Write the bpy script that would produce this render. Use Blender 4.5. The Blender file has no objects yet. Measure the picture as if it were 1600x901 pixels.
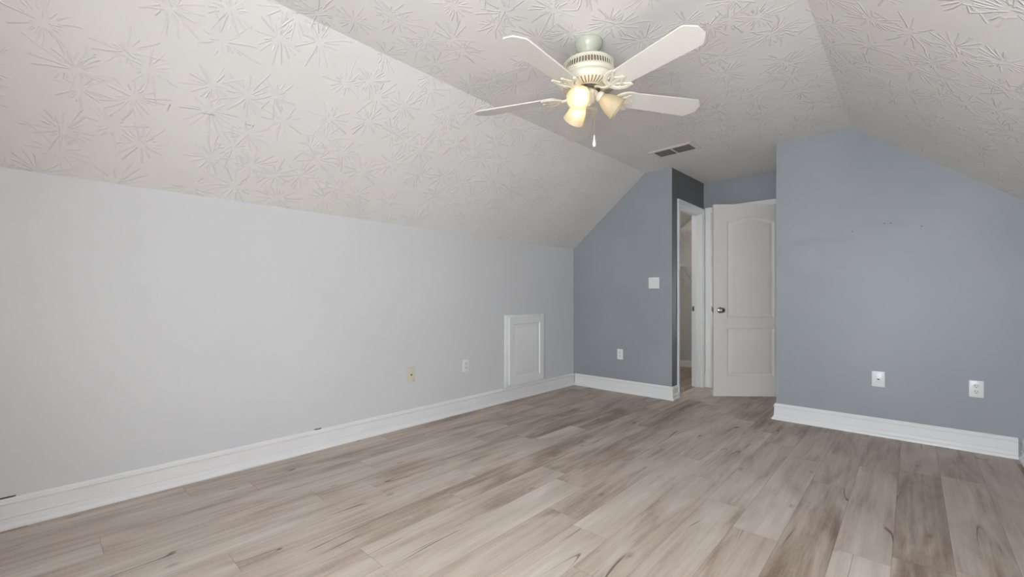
import bpy, bmesh, math, random
from mathutils import Vector, Matrix
PI = math.pi
random.seed(7)
scene = bpy.context.scene
COL = scene.collection

# ------------------------------------------------------------------ camera, world, exposure
cam_d = bpy.data.cameras.new('camera')
cam = bpy.data.objects.new('camera', cam_d); COL.objects.link(cam)
cam.location = (0, 0, 1.05)
cam.rotation_euler = (math.radians(90), 0, math.radians(42.63))
cam_d.sensor_fit = 'HORIZONTAL'; cam_d.sensor_width = 36.0
cam_d.lens = 679.04 / 1600 * 36
cam_d.shift_y = 15.2 / 1600
cam_d.clip_start = 0.02
scene.camera = cam

SKY = 29.5
SUN = 53.0
BULB = 4.8
CLOSET = 62.0
world = bpy.data.worlds.new('daylight'); scene.world = world
world.use_nodes = True
world.node_tree.nodes['Background'].inputs['Color'].default_value = (0.86, 0.935, 1.0, 1)
world.node_tree.nodes['Background'].inputs['Strength'].default_value = SKY
sun_d = bpy.data.lights.new('sun', 'SUN'); sun_d.energy = SUN; sun_d.color = (0.95, 0.975, 1.0); sun_d.angle = math.radians(0.6)
sun = bpy.data.objects.new('sun', sun_d); COL.objects.link(sun)
sun.location = (0, -4, 4); sun.rotation_euler = (math.radians(48), 0, 0)     # added; enters by the gable window, its unseen floor patch brightens the ceiling
vs = scene.view_settings
vs.view_transform = 'Standard'; vs.look = 'None'; vs.gamma = 1; vs.use_curve_mapping = False
vs.exposure = 0.0
scene.cycles.max_bounces = 14
scene.cycles.diffuse_bounces = 10
scene.cycles.use_denoising = True
scene.cycles.sample_clamp_indirect = 6

# room numbers (metres); camera stands at x=0, y=0; y runs to the far end
XL, XR = -3.044, 0.542            # knee walls
YF = -0.65                        # gable wall behind the camera
YBL, YBR = 4.415, 4.34            # far walls left and right of the alcove
XA, XB = -1.822, -0.87            # alcove sides
YA = 5.345                        # alcove back wall
ZE, ZER, ZC = 1.645, 1.68, 2.398  # eaves and flat ceiling
XBR = -0.35                       # right break of the ceiling
T = 0.10                          # wall thickness
YCL = 6.72                        # closet far wall
WIN = [(-0.72, -0.17), (-0.09, 0.46)]; WZ = (0.45, 1.66)   # the two sashes in the gable wall

PORTALS = [((a + b) / 2, YF - 0.06, sum(WZ) / 2, b - a, WZ[1] - WZ[0], 0) for a, b in WIN]
for (x_, y_, z_, w_, h_, a_) in PORTALS:  # sampling portals for the sky through the windows
    l = bpy.data.lights.new('window_portal', 'AREA'); l.shape = 'RECTANGLE'
    l.size = w_; l.size_y = h_; l.cycles.is_portal = True
    o = bpy.data.objects.new('window_portal', l); COL.objects.link(o)
    o.location = (x_, y_, z_); o.rotation_euler = (math.radians(90), 0, math.radians(a_))

# ------------------------------------------------------------------ materials
def new_mat(name):
    m = bpy.data.materials.new(name); m.use_nodes = True
    nt = m.node_tree; return m, nt, nt.nodes['Principled BSDF']

class G:
    """tiny node helper"""
    def __init__(s, nt): s.nt = nt
    def n(s, t, **k):
        x = s.nt.nodes.new(t)
        for a, b in k.items(): setattr(x, a, b)
        return x
    def lk(s, a, b): s.nt.links.new(a, b)
    def put(s, sock, v):
        if isinstance(v, (int, float)): sock.default_value = v
        elif isinstance(v, (tuple, list)): sock.default_value = v
        else: s.lk(v, sock)
    def m(s, op, a, b=None, c=None, clamp=False):
        x = s.n('ShaderNodeMath', operation=op); x.use_clamp = clamp
        s.put(x.inputs[0], a)
        if b is not None: s.put(x.inputs[1], b)
        if c is not None: s.put(x.inputs[2], c)
        return x.outputs[0]
    def vm(s, op, a, b=None):
        x = s.n('ShaderNodeVectorMath', operation=op)
        s.put(x.inputs[0], a)
        if b is not None: s.put(x.inputs[1], b)
        return x.outputs[0]
    def mr(s, v, a, b, c=0.0, d=1.0, smooth=True):
        x = s.n('ShaderNodeMapRange'); x.interpolation_type = 'SMOOTHSTEP' if smooth else 'LINEAR'
        s.put(x.inputs[0], v)
        for i, q in enumerate((a, b, c, d)): s.put(x.inputs[1 + i], q)
        return x.outputs[0]
    def mix(s, f, a, b, mode='MIX'):
        x = s.n('ShaderNodeMix', data_type='RGBA', blend_type=mode)
        s.put(x.inputs[0], f); s.put(x.inputs[6], a); s.put(x.inputs[7], b)
        return x.outputs[2]
    def xyz(s, v):
        x = s.n('ShaderNodeSeparateXYZ'); s.put(x.inputs[0], v); return x.outputs
    def comb(s, a, b, c=0.0):
        x = s.n('ShaderNodeCombineXYZ')
        for i, q in enumerate((a, b, c)): s.put(x.inputs[i], q)
        return x.outputs[0]
    def noise(s, v, scale, detail=2.0, rough=0.5, dist=0.0):
        x = s.n('ShaderNodeTexNoise'); s.put(x.inputs['Vector'], v)
        x.inputs['Scale'].default_value = scale; x.inputs['Detail'].default_value = detail
        x.inputs['Roughness'].default_value = rough; x.inputs['Distortion'].default_value = dist
        return x.outputs
    def bump(s, hgt, dist, strength=1.0):
        x = s.n('ShaderNodeBump'); s.put(x.inputs['Height'], hgt)
        x.inputs['Distance'].default_value = dist; x.inputs['Strength'].default_value = strength
        return x.outputs[0]

def c4(r, g=None, b=None):
    return (r, r if g is None else g, r if b is None else b, 1)

def paint(name, col, rough=0.5, var=0.03, nscale=3.0, spec=0.4, orange=0.0006):
    m, nt, p = new_mat(name); g = G(nt)
    tc = g.n('ShaderNodeTexCoord').outputs['Object']
    n = g.noise(tc, nscale, 3.0)[0]
    k = g.mr(n, 0.3, 0.7, 1 - var, 1 + var, False)
    cc = g.n('ShaderNodeMix', data_type='RGBA', blend_type='MULTIPLY')
    cc.inputs[0].default_value = 1; cc.inputs[6].default_value = c4(*col); g.lk(k, cc.inputs[7])
    g.lk(cc.outputs[2], p.inputs['Base Color'])
    p.inputs['Roughness'].default_value = rough
    p.inputs['Specular IOR Level'].default_value = spec
    if orange:
        g.lk(g.bump(g.noise(tc, 260, 2.0)[0], orange, 0.35), p.inputs['Normal'])
    return m

def plain(name, col, rough=0.4, metal=0.0, spec=0.5):
    m, nt, p = new_mat(name); g = G(nt)
    tc = g.n('ShaderNodeTexCoord').outputs['Object']
    n = g.noise(tc, 40.0, 2.0)[0]
    k = g.mr(n, 0.3, 0.7, 0.99, 1.01, False)
    cc = g.n('ShaderNodeMix', data_type='RGBA', blend_type='MULTIPLY')
    cc.inputs[0].default_value = 1; cc.inputs[6].default_value = c4(*col); g.lk(k, cc.inputs[7])
    g.lk(cc.outputs[2], p.inputs['Base Color'])
    p.inputs['Roughness'].default_value = rough; p.inputs['Metallic'].default_value = metal
    p.inputs['Specular IOR Level'].default_value = spec
    return m

M_LEFT = paint('light_grey_wall_paint', (0.645, 0.65, 0.66), 0.42, 0.02, 1.5)
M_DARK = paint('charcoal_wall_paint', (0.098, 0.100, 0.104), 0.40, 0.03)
M_TRIM = paint('white_trim_paint', (0.80, 0.80, 0.80), 0.32, 0.015, 5.0, 0.5, 0)
M_DOOR = paint('white_door_paint', (0.83, 0.795, 0.755), 0.36, 0.015, 4.0, 0.45, 0)
M_CLOSET = paint('closet_wall_paint', (0.62, 0.60, 0.575), 0.5, 0.02)
M_FAN = plain('cream_fan_enamel', (0.70, 0.66, 0.55), 0.30)
M_CANOPY = plain('grey_green_cream_enamel', (0.47, 0.49, 0.40), 0.18)
M_BLADE = plain('off_white_blade_laminate', (0.70, 0.67, 0.615), 0.40)
M_SLOT = plain('dark_slot', (0.05, 0.045, 0.04), 0.7)
M_FANSLOT = plain('housing_interior', (0.16, 0.13, 0.09), 0.7)
M_BRASS = plain('aged_brass', (0.55, 0.40, 0.16), 0.35, 1.0)
M_CHROME = plain('satin_nickel', (0.42, 0.40, 0.37), 0.22, 1.0)
M_STEEL = plain('dull_steel', (0.30, 0.29, 0.27), 0.4, 1.0)
M_PLATE = plain('white_plastic', (0.80, 0.81, 0.82), 0.28)
M_CREAM = plain('almond_plastic', (0.66, 0.61, 0.50), 0.35)
M_RECEPT = plain('cream_receptacle', (0.78, 0.74, 0.68), 0.3)
M_VENT = plain('vent_enamel', (0.66, 0.62, 0.57), 0.4)
M_SLAT = plain('vent_slat_enamel', (0.36, 0.33, 0.30), 0.5)
M_WIRE = plain('white_vinyl_wire', (0.82, 0.81, 0.79), 0.35)
M_RAW = plain('bare_brown_wood', (0.13, 0.07, 0.04), 0.8)
M_HALL = paint('hall_paint', (0.5, 0.5, 0.5), 0.5)

# blue-grey paint with faint touch-up smears, roller patches and a few nail holes
def blue_mat():
    m, nt, p = new_mat('blue_grey_wall_paint'); g = G(nt)
    tc = g.n('ShaderNodeTexCoord').outputs['Object']
    base = g.mix(g.mr(g.noise(tc, 1.3, 4.0, 0.55)[0], 0.35, 0.65), c4(0.300, 0.322, 0.350), c4(0.325, 0.345, 0.370))
    x, y, z = g.xyz(tc)
    wob = g.noise(tc, 4.0, 3.0)[1]
    wx, wy, wz = g.xyz(wob)
    X = g.m('ADD', x, g.m('MULTIPLY', g.m('SUBTRACT', wx, 0.5), 0.22))
    Z = g.m('ADD', z, g.m('MULTIPLY', g.m('SUBTRACT', wy, 0.5), 0.16))
    def blob(cx, cz, rx, rz):
        a = g.m('POWER', g.m('DIVIDE', g.m('SUBTRACT', X, cx), rx), 2.0)
        b = g.m('POWER', g.m('DIVIDE', g.m('SUBTRACT', Z, cz), rz), 2.0)
        return g.mr(g.m('ADD', a, b), 1.15, 0.55)
    far = g.m('GREATER_THAN', x, XB - 0.01)
    light = g.m('MAXIMUM', blob(-0.66, 1.37, 0.10, 0.12), blob(-0.70, 1.60, 0.09, 0.07))
    base = g.mix(g.m('MULTIPLY', g.m('MULTIPLY', light, far), 0.30), base, c4(0.365, 0.375, 0.388))
    smear = g.m('MAXIMUM', blob(-0.55, 1.53, 0.20, 0.035), blob(-0.15, 1.62, 0.22, 0.03))
    base = g.mix(g.m('MULTIPLY', g.m('MULTIPLY', smear, far), 0.28), base, c4(0.265, 0.283, 0.305))
    for hx, hz in ((-0.154, 1.617), (-0.117, 1.615), (-0.346, 1.576), (0.051, 1.572)):
        d = g.m('ADD', g.m('POWER', g.m('SUBTRACT', x, hx), 2.0), g.m('POWER', g.m('SUBTRACT', z, hz), 2.0))
        base = g.mix(g.m('MULTIPLY', g.m('MULTIPLY', g.mr(d, 0.00004, 0.000012), far), 0.6), base, c4(0.06))
    g.lk(base, p.inputs['Base Color'])
    p.inputs['Roughness'].default_value = 0.42; p.inputs['Specular IOR Level'].default_value = 0.4
    g.lk(g.bump(g.noise(tc, 260, 2.0)[0], 0.0006, 0.35), p.inputs['Normal'])
    return m
M_BLUE = blue_mat()

# stomped "crow's foot" drywall texture: bursts of radiating ridges
def ceiling_mat():
    m, nt, p = new_mat('stomped_texture_ceiling'); g = G(nt)
    uv = g.n('ShaderNodeUVMap'); uv.uv_map = 'UVMap'; uv = uv.outputs[0]
    wob = g.vm('SCALE', g.vm('SUBTRACT', g.noise(uv, 7.0, 1.0)[1], (0.5, 0.5, 0.5)), None)
    wob.node.inputs['Scale'].default_value = 0.035
    warped = g.vm('ADD', uv, wob)
    def layer(off, cell, N, rnd):
        q = g.vm('SCALE', g.vm('ADD', warped, off)); q.node.inputs['Scale'].default_value = 1 / cell
        v = g.n('ShaderNodeTexVoronoi', voronoi_dimensions='2D', feature='F1')
        g.lk(q, v.inputs['Vector']); v.inputs['Scale'].default_value = 1; v.inputs['Randomness'].default_value = rnd
        d = g.vm('SUBTRACT', q, v.outputs['Position'])
        dx, dy, _ = g.xyz(d); r = v.outputs['Distance']
        cr, cg, cb = g.xyz(v.outputs['Color'])
        ang = g.m('ARCTAN2', dy, dx)
        w = g.m('ADD', g.m('MULTIPLY', ang, N / (2 * PI)), g.m('MULTIPLY', cr, 371.0))
        v1 = g.n('ShaderNodeTexVoronoi', voronoi_dimensions='1D', feature='F1')
        g.lk(w, v1.inputs['W']); v1.inputs['Scale'].default_value = 1; v1.inputs['Randomness'].default_value = 1.0
        lr, lg, lb = g.xyz(v1.outputs['Color'])
        perp = g.m('MULTIPLY', g.m('MULTIPLY', v1.outputs['Distance'], 2 * PI / N), r)
        half = 0.0056 / cell
        ridge = g.mr(perp, half, half * 0.15)
        L = g.m('ADD', 0.16, g.m('MULTIPLY', lr, 0.44))
        end = g.mr(g.m('SUBTRACT', L, r), 0.0, 0.06)
        st = g.mr(g.m('SUBTRACT', r, g.m('ADD', 0.03, g.m('MULTIPLY', lg, 0.16))), 0.0, 0.03)
        return g.m('MULTIPLY', g.m('MULTIPLY', ridge, end), g.m('MULTIPLY', st, g.m('ADD', 0.45, g.m('MULTIPLY', lb, 0.55))))
    h = g.m('MAXIMUM', layer((0, 0, 0), 0.25, 21.0, 0.62), layer((5.13, 3.37, 0), 0.30, 17.0, 0.85))
    fine = g.m('MULTIPLY', g.noise(uv, 90, 3.0)[0], 0.10)
    nrm = g.bump(g.m('ADD', h, fine), 0.0028, 1.0)
    g.lk(nrm, p.inputs['Normal'])
    col = g.mix(g.mr(g.noise(uv, 1.1, 3.0)[0], 0.35, 0.65), c4(0.735, 0.715, 0.69), c4(0.765, 0.75, 0.73))
    # three pencil-like scuffs on the left slope
    u, v_, _ = g.xyz(uv)
    for (cu, cv, du, dv) in SCUFFS:
        ca = math.atan2(dv, du); Lh = math.hypot(du, dv) / 2
        a = g.m('SUBTRACT', u, cu); b = g.m('SUBTRACT', v_, cv)
        al = g.m('ABSOLUTE', g.m('ADD', g.m('MULTIPLY', a, math.cos(ca)), g.m('MULTIPLY', b, math.sin(ca))))
        pe = g.m('ABSOLUTE', g.m('SUBTRACT', g.m('MULTIPLY', b, math.cos(ca)), g.m('MULTIPLY', a, math.sin(ca))))
        k = g.m('MULTIPLY', g.mr(al, Lh, Lh * 0.8), g.mr(pe, 0.004, 0.0015))
        k = g.m('MULTIPLY', k, g.mr(g.noise(uv, 160, 1.0)[0], 0.38, 0.55))
        col = g.mix(g.m('MULTIPLY', k, 0.75), col, c4(0.2, 0.18, 0.16))
    g.lk(col, p.inputs['Base Color'])
    p.inputs['Roughness'].default_value = 0.55; p.inputs['Specular IOR Level'].default_value = 0.35
    return m

# wide greige plank laminate, planks running along y
def floor_mat():
    m, nt, p = new_mat('greige_oak_plank'); g = G(nt)
    tc = g.n('ShaderNodeTexCoord').outputs['Object']
    x, y, z = g.xyz(tc)
    W, L = 0.183, 1.22
    fx = g.m('DIVIDE', g.m('ADD', x, 0.06), W); row = g.m('FLOOR', fx); ux = g.m('FRACT', fx)
    wn = g.n('ShaderNodeTexWhiteNoise', noise_dimensions='1D'); g.lk(row, wn.inputs['W'])
    fy = g.m('ADD', g.m('DIVIDE', y, L), g.m('MULTIPLY', wn.outputs['Value'], 7.0)); colm = g.m('FLOOR', fy); uy = g.m('FRACT', fy)
    wn2 = g.n('ShaderNodeTexWhiteNoise', noise_dimensions='2D'); g.lk(g.comb(row, colm), wn2.inputs['Vector'])
    pid = wn2.outputs['Value']; r1, r2, r3 = g.xyz(wn2.outputs['Color'])
    ox = g.m('MULTIPLY', r1, 40.0); oy = g.m('MULTIPLY', r2, 40.0)
    px = g.m('ADD', x, ox); py = g.m('ADD', y, oy)
    cloud = g.noise(g.comb(g.m('MULTIPLY', px, 6.5), g.m('MULTIPLY', py, 1.25)), 1.0, 4.0, 0.55, 0.7)[0]
    streak = g.noise(g.comb(g.m('MULTIPLY', px, 34.0), g.m('MULTIPLY', py, 1.6)), 1.0, 5.0, 0.6, 0.5)[0]
    grain = g.noise(g.comb(g.m('MULTIPLY', px, 170.0), g.m('MULTIPLY', py, 7.0)), 1.0, 4.0, 0.65, 0.6)[0]
    saw = g.noise(g.comb(g.m('MULTIPLY', px, 14.0), g.m('MULTIPLY', py, 120.0)), 1.0, 2.0, 0.5, 0.4)[0]
    tone = g.m('ADD', g.m('MULTIPLY', g.m('SUBTRACT', cloud, 0.5), 1.45), g.m('MULTIPLY', g.m('SUBTRACT', streak, 0.5), 0.75))
    tone = g.m('ADD', tone, g.m('MULTIPLY', g.m('SUBTRACT', grain, 0.5), 0.38))
    tone = g.m('ADD', tone, g.m('MULTIPLY', g.m('MULTIPLY', g.m('SUBTRACT', saw, 0.5), g.mr(cloud, 0.6, 0.4)), 0.22))
    tone = g.m('ADD', tone, g.m('MULTIPLY', g.m('SUBTRACT', pid, 0.5), 0.36))
    ramp = g.n('ShaderNodeValToRGB'); g.lk(g.m('ADD', tone, 0.5), ramp.inputs[0])
    e = ramp.color_ramp.elements
    e[0].position = 0.02; e[0].color = c4(0.205, 0.150, 0.115)
    e[1].position = 0.98; e[1].color = c4(0.60, 0.535, 0.47)
    for pos, cc in ((0.30, (0.345, 0.277, 0.225)), (0.52, (0.455, 0.380, 0.322)), (0.75, (0.530, 0.458, 0.395))):
        q = e.new(pos); q.color = c4(*cc)
    col = ramp.outputs[0]
    # splits: thin dark lines that follow the grain here and there
    n1 = g.noise(g.comb(g.m('MULTIPLY', px, 6.0), g.m('MULTIPLY', py, 0.62)), 1.0, 2.0, 0.5, 0.15)[0]
    n2 = g.noise(g.comb(g.m('MULTIPLY', px, 5.0), g.m('ADD', g.m('MULTIPLY', py, 1.5), 9.0)), 1.0, 1.0)[0]
    crack = g.m('MULTIPLY', g.mr(g.m('ABSOLUTE', g.m('SUBTRACT', n1, 0.5)), 0.0075, 0.0015), g.mr(n2, 0.58, 0.66))
    col = g.mix(g.m('MULTIPLY', crack, 0.75), col, c4(0.060, 0.040, 0.030))
    # knots
    vk = g.n('ShaderNodeTexVoronoi', voronoi_dimensions='2D', feature='F1')
    g.lk(g.comb(g.m('MULTIPLY', px, 5.0), g.m('MULTIPLY', py, 2.2)), vk.inputs['Vector']); vk.inputs['Scale'].default_value = 1
    kr, _, _ = g.xyz(vk.outputs['Color'])
    knot = g.m('MULTIPLY', g.mr(vk.outputs['Distance'], 0.085, 0.015), g.m('GREATER_THAN', kr, 0.80))
    col = g.mix(g.m('MULTIPLY', knot, g.mr(grain, 0.35, 0.65, 0.25, 0.55)), col, c4(0.13, 0.085, 0.06))
    # joints
    ex = g.m('MULTIPLY', g.m('MINIMUM', ux, g.m('SUBTRACT', 1.0, ux)), W)
    ey = g.m('MULTIPLY', g.m('MINIMUM', uy, g.m('SUBTRACT', 1.0, uy)), L)
    joint = g.mr(g.m('MINIMUM', ex, ey), 0.0022, 0.0004)
    col = g.mix(g.m('MULTIPLY', joint, 0.38), col, c4(0.12, 0.085, 0.065))
    g.lk(col, p.inputs['Base Color'])
    p.inputs['Specular IOR Level'].default_value = 0.32
    g.lk(g.mr(grain, 0.3, 0.7, 0.44, 0.58, False), p.inputs['Roughness'])
    hgt = g.m('SUBTRACT', g.m('MULTIPLY', grain, 0.35), g.m('ADD', g.m('MULTIPLY', joint, 0.7), crack))
    g.lk(g.bump(hgt, 0.0008, 0.6), p.inputs['Normal'])
    return m
M_FLOOR = floor_mat()

def shade_mat():
    m, nt, p = new_mat('frosted_cream_glass'); g = G(nt)
    out = nt.nodes['Material Output']
    d = g.n('ShaderNodeBsdfDiffuse'); t = g.n('ShaderNodeBsdfTranslucent'); gl = g.n('ShaderNodeBsdfGlossy')
    tc = g.n('ShaderNodeTexCoord').outputs['Object']
    k = g.mr(g.noise(tc, 30.0, 2.0)[0], 0.3, 0.7)
    c = g.mix(k, c4(0.88, 0.81, 0.64), c4(0.92, 0.86, 0.71))
    g.lk(c, d.inputs[0]); g.lk(c, t.inputs[0]); gl.inputs['Roughness'].default_value = 0.25
    a = g.n('ShaderNodeMixShader'); a.inputs[0].default_value = 0.5; g.lk(d.outputs[0], a.inputs[1]); g.lk(t.outputs[0], a.inputs[2])
    b = g.n('ShaderNodeMixShader'); b.inputs[0].default_value = 0.06; g.lk(a.outputs[0], b.inputs[1]); g.lk(gl.outputs[0], b.inputs[2])
    tr = g.n('ShaderNodeBsdfTransparent'); tr.inputs[0].default_value = c4(1.0, 0.92, 0.76)
    e_ = g.n('ShaderNodeMixShader'); e_.inputs[0].default_value = 0.40; g.lk(b.outputs[0], e_.inputs[1]); g.lk(tr.outputs[0], e_.inputs[2])
    g.lk(e_.outputs[0], out.inputs['Surface'])
    return m
M_SHADE = shade_mat()

def glow(name, col, s):
    m, nt, p = new_mat(name)
    p.inputs['Base Color'].default_value = c4(0.9)
    p.inputs['Emission Color'].default_value = c4(*col); p.inputs['Emission Strength'].default_value = s
    return m
M_BULB = glow('lit_bulb', (1.0, 0.86, 0.66), BULB)
M_BULBOFF = plain('unlit_bulb', (0.85, 0.83, 0.78), 0.2)
M_CLAMP = glow('closet_fill_globe', (1.0, 0.98, 0.95), CLOSET)

# ------------------------------------------------------------------ mesh helpers
def link(name, bm, mats, parent=None, smooth=None):
    bmesh.ops.recalc_face_normals(bm, faces=bm.faces)
    me = bpy.data.meshes.new(name); bm.to_mesh(me); bm.free()
    for q in (mats if isinstance(mats, (list, tuple)) else [mats]): me.materials.append(q)
    if smooth:
        me.polygons.foreach_set('use_smooth', [True] * len(me.polygons))
        me.set_sharp_from_angle(angle=math.radians(smooth))
    o = bpy.data.objects.new(name, me); COL.objects.link(o)
    if parent: o.parent = parent
    return o

def struct(name, bm, mats, label=None, smooth=None):
    o = link(name, bm, mats, None, smooth); o['kind'] = 'structure'
    if label: o['label'] = label
    return o

def thing(name, label, cat, loc=(0, 0, 0), rot=(0, 0, 0), group=None):
    o = bpy.data.objects.new(name, None); COL.objects.link(o)
    o.empty_display_size = 0.1
    o.location = loc; o.rotation_euler = rot; o['label'] = label; o['category'] = cat
    if group: o['group'] = group
    return o

def box(bm, x0, x1, y0, y1, z0, z1, bev=0.0, mi=0, mat=None):
    vs_ = [bm.verts.new((x, y, z)) for x in (x0, x1) for y in (y0, y1) for z in (z0, z1)]
    fs = [bm.faces.new([vs_[i] for i in f]) for f in ((0, 1, 3, 2), (4, 6, 7, 5), (0, 4, 5, 1), (2, 3, 7, 6), (0, 2, 6, 4), (1, 5, 7, 3))]
    for f in fs: f.material_index = mi
    if bev:
        ed = list({e for f in fs for e in f.edges})
        r = bmesh.ops.bevel(bm, geom=ed, offset=bev, segments=2, affect='EDGES', profile=0.5)
        nv = list({v for f in r['faces'] for v in f.verts})
        for f in r['faces']: f.material_index = mi
        vs_ = nv
    if mat is not None:
        for v in vs_:
            if v.is_valid: v.co = mat @ v.co
    return vs_

def prism(bm, pts, axis, a, b):
    """extrude a polygon: axis 'y' -> pts are (x,z); axis 'z' -> (x,y); axis 'x' -> (y,z)"""
    def P(p, t):
        return {'y': (p[0], t, p[1]), 'z': (p[0], p[1], t), 'x': (t, p[0], p[1])}[axis]
    A = [bm.verts.new(P(p, a)) for p in pts]; B = [bm.verts.new(P(p, b)) for p in pts]
    bm.faces.new(A); bm.faces.new(B[::-1]); n = len(pts)
    for i in range(n): bm.faces.new((A[i], A[(i + 1) % n], B[(i + 1) % n], B[i]))

def lathe(bm, prof, seg=48, mat=Matrix(), mi=0, close=False):
    """prof: list of (r,z), turned about z"""
    rings = []
    for r, z in prof:
        if r < 1e-6: rings.append([bm.verts.new(mat @ Vector((0, 0, z)))])
        else: rings.append([bm.verts.new(mat @ Vector((r * math.cos(2 * PI * i / seg), r * math.sin(2 * PI * i / seg), z))) for i in range(seg)])
    pairs = list(zip(rings, rings[1:]))
    if close: pairs.append((rings[-1], rings[0]))
    for A, B in pairs:
        for i in range(seg):
            j = (i + 1) % seg
            if len(A) == 1 and len(B) == 1: continue
            if len(A) == 1: f = bm.faces.new((A[0], B[i], B[j]))
            elif len(B) == 1: f = bm.faces.new((A[i], A[j], B[0]))
            else: f = bm.faces.new((A[i], A[j], B[j], B[i]))
            f.material_index = mi

def smooth_path(pts, n=6):
    P = [Vector(p) for p in pts]; out = []
    Q = [P[0] * 2 - P[1]] + P + [P[-1] * 2 - P[-2]]
    for i in range(1, len(Q) - 2):
        a, b, c, d = Q[i - 1], Q[i], Q[i + 1], Q[i + 2]
        for k in range(n):
            t = k / n
            out.append(0.5 * ((2 * b) + (c - a) * t + (2 * a - 5 * b + 4 * c - d) * t * t + (3 * b - a - 3 * c + d) * t ** 3))
    out.append(P[-1]); return out

def tube(bm, pts, rad, seg=8, flat=None, up=Vector((0, 0, 1)), mat=None, mi=0):
    """swept bar; rad a number or list; flat=(w,h) gives an elliptical section (w across, h along up)"""
    P = [Vector(p) for p in pts]; rings = []
    for i, p in enumerate(P):
        d = (P[min(i + 1, len(P) - 1)] - P[max(i - 1, 0)]).normalized()
        u = up if abs(d.dot(up)) < 0.98 else Vector((1, 0, 0))
        s = d.cross(u).normalized(); u2 = s.cross(d).normalized()
        r = rad[i] if isinstance(rad, (list, tuple)) else rad
        w, h = (r, r) if flat is None else (flat[0] * r, flat[1] * r)
        ring = []
        for k in range(seg):
            a = 2 * PI * k / seg
            q = p + s * math.cos(a) * w + u2 * math.sin(a) * h
            ring.append(bm.verts.new(mat @ q if mat is not None else q))
        rings.append(ring)
    for A, B in zip(rings, rings[1:]):
        for k in range(seg):
            f = bm.faces.new((A[k], A[(k + 1) % seg], B[(k + 1) % seg], B[k])); f.material_index = mi
    for r in (rings[0], rings[-1][::-1]):
        f = bm.faces.new(r); f.material_index = mi

def sweep(bm, prof, path, ends=(None, None)):
    """moulding: prof = [(out, z)], path = [(x, y)] walked with the wall on its left side
    (out is to the right). Corners are mitred."""
    n = len(path); rows = []
    for i, p in enumerate(path):
        p = Vector(p).to_2d() if len(p) == 2 else Vector(p)
        d0 = (Vector(path[i]) - Vector(path[i - 1])).normalized() if i else None
        d1 = (Vector(path[i + 1]) - Vector(path[i])).normalized() if i < n - 1 else None
        if d0 is None: d0 = d1
        if d1 is None: d1 = d0
        n0 = Vector((d0.y, -d0.x)); n1 = Vector((d1.y, -d1.x))
        mt = (n0 + n1); mt = mt / mt.dot(n0)
        rows.append([bm.verts.new((p.x + mt.x * o, p.y + mt.y * o, z)) for o, z in prof])
    k = len(prof)
    for A, B in zip(rows, rows[1:]):
        for i in range(k): bm.faces.new((A[i], A[(i + 1) % k], B[(i + 1) % k], B[i]))
    bm.faces.new(rows[0]); bm.faces.new(rows[-1][::-1])

def BM(): return bmesh.new()

# ------------------------------------------------------------------ shell
bm = BM(); box(bm, XL - 0.3, XR + 0.3, YF - 0.2, YCL + 0.2, -0.08, 0); struct('floor', bm, M_FLOOR, 'greige wood-look plank floor running to the far wall')

bm = BM(); prism(bm, [(YF - T, 0), (YBL + T, 0), (YBL + T, ZE), (YF - T, ZE)], 'x', XL - T, XL)
struct('wall_left', bm, M_LEFT, 'light grey knee wall under the left slope')
bm = BM(); prism(bm, [(YF - T, 0), (YBR + T, 0), (YBR + T, ZER), (YF - T, ZER)], 'x', XR, XR + T)
struct('wall_right', bm, M_LEFT, 'light grey knee wall beside the camera')

# ceiling: left slope, flat strip, right slope in one skin with its thickness above
SL = [(YF - T, -2.130), (0.70, -2.132), (2.10, -2.158), (3.3, -2.14), (YBL, -2.113), (YBL + T, -2.111)]
bm = BM(); uvl = bm.loops.layers.uv.new('UVMap')
rows = []
def prof_at(y, xb):
    return [(XL, y, ZE), (xb, y, ZC), (XBR, y, ZC), (XR, y, ZER)]
lenL = math.hypot(-2.13 - XL, ZC - ZE)
def uvx(i): return [-lenL, 0.0, XBR + 2.13, XBR + 2.13 + math.hypot(XR - XBR, ZC - ZER)][i]
SCUFFS = []
def slope_uv(px_point):
    x, y, z = px_point
    return (-(lenL) * (x + 2.135) / (XL + 2.135), y)
low = [[bm.verts.new(p) for p in prof_at(y, xb)] for y, xb in SL]
top = [[bm.verts.new((p[0] + (-T if i == 0 else T if i == 3 else 0), p[1], p[2] + T * (1.1 if i in (1, 2) else 0.4))) for i, p in enumerate(prof_at(y, xb))] for y, xb in SL]
for j in range(len(SL) - 1):
    for i in range(3):
        f = bm.faces.new((low[j][i], low[j][i + 1], low[j + 1][i + 1], low[j + 1][i]))
        for lp, (ii, jj) in zip(f.loops, ((i, j), (i + 1, j), (i + 1, j + 1), (i, j + 1))):
            lp[uvl].uv = (uvx(ii), SL[jj][0])
        bm.faces.new((top[j][i], top[j + 1][i], top[j + 1][i + 1], top[j][i + 1]))
    bm.faces.new((low[j][0], low[j + 1][0], top[j + 1][0], top[j][0]))
    bm.faces.new((low[j][3], top[j][3], top[j + 1][3], low[j + 1][3]))
for j in (0, len(SL) - 1):
    for i in range(3): bm.faces.new((low[j][i], low[j][i + 1], top[j][i + 1], top[j][i]))
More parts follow.
